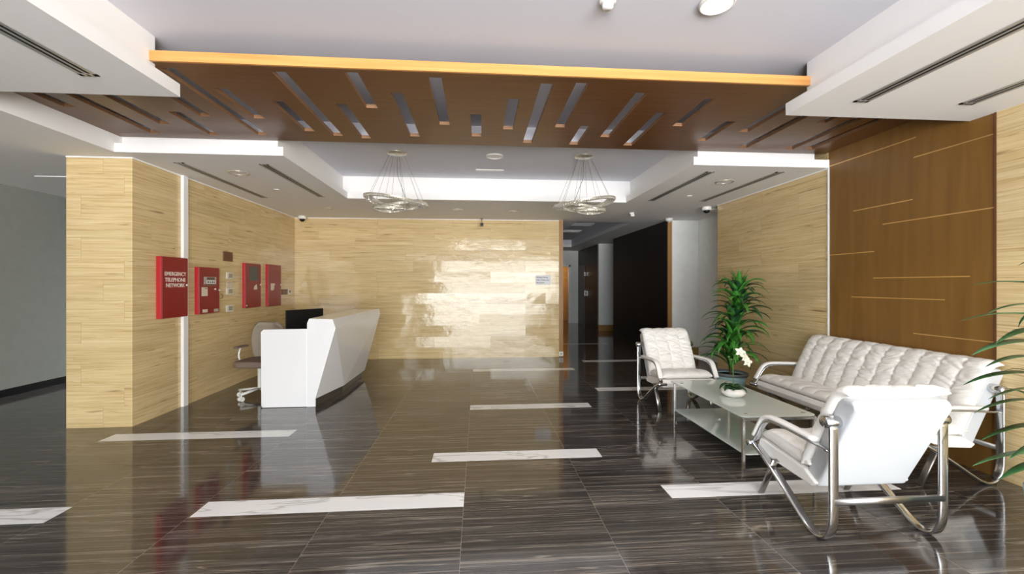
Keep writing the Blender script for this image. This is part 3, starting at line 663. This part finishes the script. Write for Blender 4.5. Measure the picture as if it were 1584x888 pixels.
# tall dracaena by the wall
rnd = random.Random(4)
t = thing('potted_dracaena', 'tall leafy green plant in a pale teal pot between the far armchair and sofa', 'potted plant', (3.40, 5.62, 0))
obj('pot', lathe(B(), [(.14, 0), (.15, .005), (.2, .25), (.203, .3), (.185, .3), (.18, .26), (.001, .26)], n=40), 'teal', t, smooth=True)
obj('rim', lathe(B(), [(.204, .285), (.218, .287), (.22, .318), (.212, .325), (.195, .325), (.193, .285)], n=40), 'rim', t, smooth=True)
obj('soil', lathe(B(), [(.18, .262), (.18, .275), (.1, .285), (.001, .288)], n=30), 'soil', t)
bm = B(); tube(bm, catmull([(0, 0, .27), (.048, .0, .7), (.096, 0, 1.1), (.138, 0, 1.45)], 5), .016, 8); obj('cane', bm, 'cane', t, smooth=True)
bm = B(); bd = B()
for k in range(104):
    z = .36 + 1.1 * (k / 104) ** .95; x = .12 * (z - .3)
    az = k * 2.399 + rnd.uniform(-.25, .25); f = k / 104
    L = rnd.uniform(.48, .66) * (1 - .3 * f); el = R(rnd.uniform(52, 72))
    dr = R(rnd.uniform(75, 115)) * (1 - .25 * f)
    leaf(bm if rnd.random() < .5 else bd, (x, 0, z), az, el, L, rnd.uniform(.075, .1), dr, 14, rnd.uniform(-.5, .5))
for k in range(44):      # upright whorl hugging the cane
    z = .32 + 1.1 * (k / 44); az = k * 2.399; x = .12 * (z - .3)
    leaf(bm, (x + .015 * math.cos(az), .015 * math.sin(az), z), az, R(rnd.uniform(76, 86)), rnd.uniform(.3, .44), .095, R(rnd.uniform(12, 34)), 10)
for k in range(7): leaf(bm, (.134, 0, 1.42), k * 2.399, R(rnd.uniform(68, 88)), rnd.uniform(.26, .38), .05, R(rnd.uniform(5, 45)), 10)
o = obj('foliage', bm, 'leaf', t, smooth=True, recalc=False); solidify(o)
o = obj('drooping_foliage', bd, 'leaf_dark', t, smooth=True, recalc=False); solidify(o)
# plant at the right edge, mostly outside the frame
rnd = random.Random(12)
t = thing('potted_corn_plant', 'long striped green leaves reaching in from the right picture edge', 'potted plant', (3.38, 2.22, 0))
obj('pot', lathe(B(), [(.13, 0), (.14, .005), (.18, .25), (.183, .3), (.168, .3), (.165, .27), (.001, .27)], n=36), 'teal', t, smooth=True)
obj('soil', lathe(B(), [(.166, .271), (.1, .285), (.001, .288)], n=24), 'soil', t)
bm = B(); tube(bm, catmull([(0, 0, .27), (.0, .01, .8), (.0, 0, 1.4)], 5), .018, 8); obj('cane', bm, 'cane', t, smooth=True)
bm = B(); bd = B()
spec = [(1.40, 178, 22, .74, 40), (1.29, 183, 22, .74, 55), (1.22, 172, 25, .72, 62), (1.14, 186, 25, .76, 70), (1.06, 176, 28, .72, 85), (.96, 182, 30, .74, 75), (.88, 170, 28, .68, 85), (.80, 184, 26, .76, 58), (.73, 176, 28, .70, 80), (.62, 180, 22, .72, 60), (.54, 187, 20, .66, 50), (.46, 178, 22, .74, 55), (.40, 184, 25, .68, 66)]
for k, (z, az, el, L, dr) in enumerate(spec):
    leaf(bm if k % 3 else bd, (0, 0, z + .06), R(az + 8), R(el - 10), L * .98, .064, R(dr * .36), 16, rnd.uniform(-.4, .4))
for k in range(26):
    leaf(bm if k % 2 else bd, (0, 0, .4 + k * .042), R(-90 + (k * 71) % 180 ), R(rnd.uniform(40, 65)), rnd.uniform(.4, .5), .045, R(rnd.uniform(60, 100)), 12)
o = obj('foliage', bm, 'leaf_teal', t, smooth=True, recalc=False); solidify(o)
o = obj('dark_foliage', bd, 'leaf_dark', t, smooth=True, recalc=False); solidify(o)
# orchid in its dish on the table
t = thing('orchid_bowl', 'white orchid in a flat white ceramic bowl on the glass table', 'orchid', (2.42, 3.95, .4405))
obj('bowl', lathe(B(), [(.05, 0), (.075, .004), (.103, .03), (.106, .045), (.098, .068), (.08, .08), (.074, .08), (.085, .06), (.07, .04), (.001, .04)], n=40), 'ceramic', t, smooth=True)
obj('moss', lathe(B(), [(.082, .062), (.075, .076), (.04, .085), (.001, .088)], n=24), 'leaf_dark', t, smooth=True)
bm = B()
for az, el, L, wd, dr in ((180, 50, .17, .075, 95), (205, 35, .15, .07, 70), (10, 38, .13, .075, 60), (-50, 30, .14, .07, 70), (95, 40, .14, .07, 80), (240, 20, .14, .06, 30)):
    leaf(bm, (0, 0, .075), R(az), R(el), L, wd, R(dr), 10)
o = obj('leaves', bm, 'leaf_dark', t, smooth=True, recalc=False); solidify(o, .002)
bm = B(); tube(bm, catmull([(0, 0, .07), (.0, 0, .2), (.0, 0, .33), (.02, -.005, .4), (.06, -.01, .42), (.1, -.01, .4)], 6), .0035, 6); obj('flower_stem', bm, 'stem', t, smooth=True)
bm = B(); tube(bm, [(0, 0, .25), (-.03, 0, .33), (-.045, 0, .37)], .0025, 6)
for q in ((-.045, 0, .375), (-.02, 0, .35)):
    r = bmesh.ops.create_icosphere(bm, subdivisions=2, radius=.011); bmesh.ops.translate(bm, vec=q, verts=r['verts'])
obj('buds', bm, 'stem', t, smooth=True)
def bloom(c, rot):
    bm = B()
    for k in range(5):
        leaf(bm, (0, 0, 0), k * 2 * PI / 5, R(18), .05 if k % 2 else .055, .038, R(40), 6, fold=.1)
    leaf(bm, (0, 0, .004), R(-90), R(50), .028, .02, R(40), 5)
    bmesh.ops.transform(bm, matrix=Matrix.Translation(c) @ Matrix.Rotation(rot[1], 4, 'Z') @ Matrix.Rotation(rot[0], 4, 'X'), verts=bm.verts)
    o = obj('bloom', bm, 'petal', t, smooth=True, recalc=False); solidify(o, .001)
bloom((.055, -.02, .425), (R(75), R(-15))); bloom((.1, -.02, .375), (R(85), R(20))); bloom((.125, -.025, .33), (R(80), R(0)))

# ------------------------------------------------------------------ reception desk
dk = thing('reception_desk', 'white faceted reception desk with a dark recessed plinth', 'desk', (-2.1, 6.5, 0))
ox, oy = -2.1, 6.5
def off(bm): bmesh.ops.translate(bm, vec=(-ox, -oy, 0), verts=bm.verts); return bm
bm = B()
pts = dict(B0=(-2.0, 5.5, .1), B1=(-1.87, 6.22, .1), B2=(-1.865, 7.3, .1), E=(-1.758, 5.5, .965), T0=(-1.797, 5.5, 1.08), T1b=(-1.66, 7.5, 1.01), T1=(-1.68, 7.5, 1.1),
           I0=(-2.1, 5.5, .1), I1=(-2.1, 7.3, .1), U0=(-2.1, 5.5, 1.03), U0b=(-2.075, 5.5, 1.087), U1=(-2.1, 7.5, 1.1))
v = {k: bm.verts.new(p) for k, p in pts.items()}
for f in (('I0', 'B0', 'E', 'T0', 'U0b', 'U0'), ('B0', 'B1', 'E'), ('E', 'B1', 'T1b'), ('B1', 'B2', 'T1b'), ('E', 'T1b', 'T1'), ('E', 'T1', 'T0'), ('T0', 'T1', 'U1', 'U0b'), ('U0b', 'U1', 'U0'), ('U0', 'U1', 'I1', 'I0'), ('B2', 'I1', 'U1', 'T1', 'T1b'), ('B0', 'I0', 'I1', 'B2'), ('B0', 'B2', 'B1')):
    bm.faces.new([v[a] for a in f])
obj('faceted_front', off(bm), 'desk', dk, bevel=.003)
bm = B(); prism(bm, [(-2.1, 5.5), (-2.03, 5.5), (-2.03, 5.53), (-1.9, 6.24), (-1.905, 7.28), (-2.1, 7.28)], .0, .0995, 'z'); obj('plinth', off(bm), 'plinth', dk)
bm = B(); box(bm, -2.1, -2.0, 5.499, 5.52, .003, .1); obj('corner_foot', off(bm), 'desk', dk)
for y0, y1 in ((5.5, 5.56), (7.24, 7.3)):
    bm = B(); prism(bm, [(-2.63, .012), (-2.64, .03), (-2.645, .925), (-2.615, .957), (-2.101, .96), (-2.101, .004), (-2.62, .004)], y0, y1, 'y'); obj('side_panel', off(bm), 'desk', dk, bevel=.004)
bm = B(); box(bm, -2.62, -2.102, 5.56, 7.24, .72, .75); obj('worktop', off(bm), 'desk_top', dk, bevel=.003)
bm = B(); box(bm, -2.5, -2.14, 6.85, 7.2, .05, .719); o = obj('drawer_pedestal', off(bm), 'desk_top', dk, bevel=.003)
# monitor
mo = thing('computer_monitor', 'black computer monitor on the reception desk', 'monitor', (-2.44, 6.31, .7505), math.atan2(.5, .3))
bm = B(); box(bm, -.30, .30, -.018, .0, .06, .41); obj('screen_housing', bm, 'black', mo, bevel=.006)
bm = B(); box(bm, -.288, .288, 0, .003, .08, .4); obj('display', bm, 'screen', mo)
bm = B(); box(bm, -.03, .03, -.045, -.018, .02, .24); obj('stand', bm, 'black', mo, bevel=.004)
bm = B(); prism(bm, rounded(-.11, .11, -.1, .08, .03), .0, .012); obj('foot', bm, 'black', mo)
# office chair
oc = thing('office_chair', 'taupe office swivel chair with white frame behind the desk', 'office chair', (-2.93, 6.07, 0), R(174))
bm = B(); prism(bm, rounded(-.25, .25, -.25, .25, .12, 8), .42, .505); obj('seat', bm, 'seat_fab', oc, bevel=.03, seg=4, smooth=False)
bm = B()
for i in range(13):
    pass
nb = []
for i in range(17):
    a = -1 + 2 * i / 16; col = []
    for j in range(13):
        q = -1 + 2 * j / 12; rr = max(0, 1 - abs(a) ** 3.2); hh = .27
        z = .78 + q * hh - .07; x = a * .24 * (1 - .12 * max(0, q) ** 2) ; k = (max(0, 1 - abs(q) ** 3)) ** .5
        x *= (.55 + .45 * k)
        col.append(bm.verts.new((x, -.27 + .07 * a * a + .02 * q, z)))
    nb.append(col)
for i in range(16):
    for j in range(12): bm.faces.new((nb[i][j], nb[i + 1][j], nb[i + 1][j + 1], nb[i][j + 1]))
o = obj('backrest', bm, 'mesh_fab', oc, smooth=True); solidify(o, .05)
bm = B(); tube(bm, catmull([(0, -.05, .41), (0, -.25, .42), (0, -.33, .55), (0, -.31, .75)], 6), .014, 8); obj('back_bracket', bm, 'plastic', oc, smooth=True)
for s in (-1, 1):
    bm = B(); tube(bm, catmull([(s * .2, .0, .425), (s * .25, .0, .44), (s * .275, .02, .55), (s * .265, .0, .66)], 6), .011, 8); a = obj('arm_support', bm, 'plastic', oc, smooth=True)
    bm = B(); prism(bm, rounded(s * .26 - .033, s * .26 + .033, -.14, .13, .03), .66, .685); obj('arm_pad', bm, 'seat_fab', oc, bevel=.01)
bm = B(); cyl(bm, (0, 0, .1), (0, 0, .4), .026); cyl(bm, (0, 0, .4), (0, 0, .43), .09); obj('gas_lift', bm, 'plastic', oc, smooth=False)
for k in range(5):
    a = 2 * PI * k / 5 + R(72); d = Vector((math.cos(a), math.sin(a), 0))
    bm = B(); sweep(bm, [d * .02 + Vector((0, 0, .115)), d * .28 + Vector((0, 0, .09))], Vector((-d.y, d.x, 0)), .024, .014); lg = obj('base_arm', bm, 'plastic', oc, smooth=True)
    bm = B(); c = d * .27; cyl(bm, c + Vector((-d.y, d.x, 0)) * .025 + Vector((0, 0, .03)), c - Vector((-d.y, d.x, 0)) * .025 + Vector((0, 0, .03)), .03); cyl(bm, c + Vector((0, 0, .05)), c + Vector((0, 0, .085)), .008)
    obj('caster', bm, 'plastic', lg)

# ------------------------------------------------------------------ left wall cabinets and fittings
X0 = XL
RZ = Matrix.Rotation(R(90), 4, 'Z') @ Matrix.Rotation(R(90), 4, 'X')     # text facing +X, reading towards +Y
def cabinet(y0, y1, z0, z1, name, label, cat, dp=.05):
    t = thing(name, label, cat, (X0, (y0 + y1) / 2, z0)); W = (y1 - y0) / 2; H = z1 - z0
    bm = B(); box(bm, .0, dp - .012, -W, W, 0, H); obj('case', bm, 'redside', t, bevel=.003)
    bm = B(); box(bm, dp - .0119, dp, -W + .004, W - .004, .004, H - .004); d = obj('door', bm, 'red', t, bevel=.003)
    return t, d, W, H, dp
def plate(x, y0, y1, z0, z1, name, m, par, th=.002, bevel=0):
    bm = B(); box(bm, x, x + th, y0, y1, z0, z1); return obj(name, bm, m, par, bevel=bevel)
def knob(dp, y, z, par, m='plastic', r=.011):
    bm = B(); cyl(bm, (dp, y, z), (dp + .012, y, z), r); return obj('lock', bm, m, par)
t, d, W, H, dp = cabinet(5.215, 5.66, 1.115, 1.83, 'telephone_cabinet', 'tall red emergency telephone cabinet with white lettering, left of the white profile', 'wall cabinet', .065)
for s, z in (('EMERGENCY', .515), ('TELEPHONE', .445), ('NETWORK', .38)):
    text('lettering', s, .064, 'letter', d, Matrix.Translation((dp + .0012, -.0, z)) @ RZ, bold=.0012)
knob(dp, W - .03, .385, d)
t, d, W, H, dp = cabinet(5.885, 6.325, 1.12, 1.735, 'fire_alarm_panel', 'red fire alarm panel with a grey display, right of the white profile', 'wall cabinet', .06)
p = plate(dp, -.13, .14, .37, .49, 'control_plate', 'panelgrey', d)
plate(dp + .002, -.07, .1, .45, .483, 'display', 'lcd', p); plate(dp + .002, -.07, .12, .40, .44, 'keypad', 'paper', p)
plate(dp + .002, -.13, .14, .372, .392, 'button_strip', 'brownmetal', p)
for q in range(4): plate(dp + .004, -.06 + q * .045, -.06 + q * .045 + .025, .408, .43, 'button', 'screen', p)
p = plate(dp, -.175, -.05, .235, .35, 'paper_note', 'paper_old', d); plate(dp + .002, -.11, -.06, .33, .338, 'note_bar', 'black', p)
plate(dp, -.155, -.05, .02, .06, 'sticker', 'paper_old', d); plate(dp, .09, .185, .015, .055, 'sticker', 'panelgrey', d)
knob(dp, .11, .325, d); knob(dp, .205, .31, d)
bm = B(); tube(bm, catmull([(dp, .2, .19), (dp + .03, .225, .2), (dp + .03, .235, .235), (dp + .01, .225, .26)], 5), .005, 6); obj('hook_handle', bm, 'brownmetal', d, smooth=True)
t, d, W, H, dp = cabinet(7.02, 7.5, 1.14, 1.845, 'hose_reel_panel', 'red cabinet with a dark window, above the monitor side of the desk', 'wall cabinet')
plate(dp, -.13, .14, .43, .655, 'window', 'screen', d)
bm = B(); prism(bm, [(.0, .3), (.03, .35), (.1, .375), (.11, .29), (.02, .285)], dp, dp + .002, 'x'); obj('torn_sticker', bm, 'paper_old', d)
knob(dp, .21, .365, d); knob(dp, -W + .02, .04, d, r=.008)
t, d, W, H, dp = cabinet(7.755, 8.235, 1.13, 1.86, 'valve_cabinet', 'plain red cabinet with a torn sticker, nearest the back corner', 'wall cabinet')
bm = B(); prism(bm, [(-.16, .28), (-.16, .4), (-.02, .4), (.0, .385), (-.04, .35), (-.03, .31), (-.08, .275)], dp, dp + .002, 'x'); obj('torn_sticker', bm, 'paper_old', d)
knob(dp, .21, .375, d)
plate(dp, -.15, .17, .66, .665, 'seam', 'redside', d)
t = thing('wall_grille', 'small square brown metal grille above the switches', 'vent grille', (X0, 6.62, 1.845))
bm = B(); box(bm, 0, .01, -.115, .115, 0, .14); obj('backing', bm, 'brownmetal', t)
for k in range(6):
    bm = B(); box(bm, .0101, .018, -.11, .11, .01 + k * .022, .022 + k * .022); obj('slat', bm, 'brownmetal', t)
for z, l in ((1.59, 'topmost white wall switch of the three beside the fire alarm panel'), (1.36, 'middle white wall switch of the three beside the fire alarm panel'), (1.11, 'lowest white wall switch of the three beside the fire alarm panel')):
    t = thing('wall_switch', l, 'switch', (X0, 6.67, z), 0, 'white wall switches')
    bm = B(); box(bm, 0, .012, -.085, .085, 0, .095); obj('plate', bm, 'plastic', t, bevel=.003)
    bm = B(); box(bm, .012, .016, -.045, .062, .016, .08); obj('rocker', bm, 'greybox', t, bevel=.002)
bm = B(); box(bm, X0, X0 + .006, 6.6, 6.72, 1.465, 1.53); box(bm, X0, X0 + .008, 6.61, 6.73, 1.545, 1.552)
tag(obj('blank_plate', bm, 'paper_old'), 'faint cream blanking plate between the upper two wall switches', 'wall plate')
t = thing('access_reader', 'small dark plate with white button in the back left corner wall', 'access reader', (X0, 8.53, 1.32))
bm = B(); box(bm, 0, .012, -.17, .07, 0, .1); obj('dark_plate', bm, 'brownmetal', t, bevel=.002)
bm = B(); box(bm, 0, .02, .075, .17, .0, .1); obj('button_box', bm, 'plastic', t, bevel=.003)
bm = B(); box(bm, .02, .023, .12, .16, .03, .08); obj('button', bm, 'black', t)
# paper notice and socket on the back wall
t = thing('paper_notice', 'white paper notice taped to the travertine back wall', 'notice', (1.345, YB, 1.605))
bm = B(); box(bm, -.165, .165, -.003, -.0005, -.1, .1); s = obj('sheet', bm, 'paper', t)
FRT = Matrix.Rotation(R(90), 4, 'X')
for tx, z, x in (('Parking Timing', .055, -.14), ('24x7 ticket com', 0, -.14), ('Reception', -.055, -.14)):
    text('writing', tx, .04, 'ink', s, Matrix.Translation((x, -.0045, z)) @ FRT, ext=.0005, align='LEFT', bold=.0006)
t = thing('floor_socket', 'small white wall socket at the foot of the back wall end', 'socket', (1.722, YB - .01, .02))
bm = B(); box(bm, -.045, .045, -.012, 0, 0, .09); obj('plate', bm, 'plastic', t, bevel=.003)
bm = B(); cyl(bm, (0, -.012, .045), (0, -.014, .045), .025); obj('outlet', bm, 'panelgrey', t)
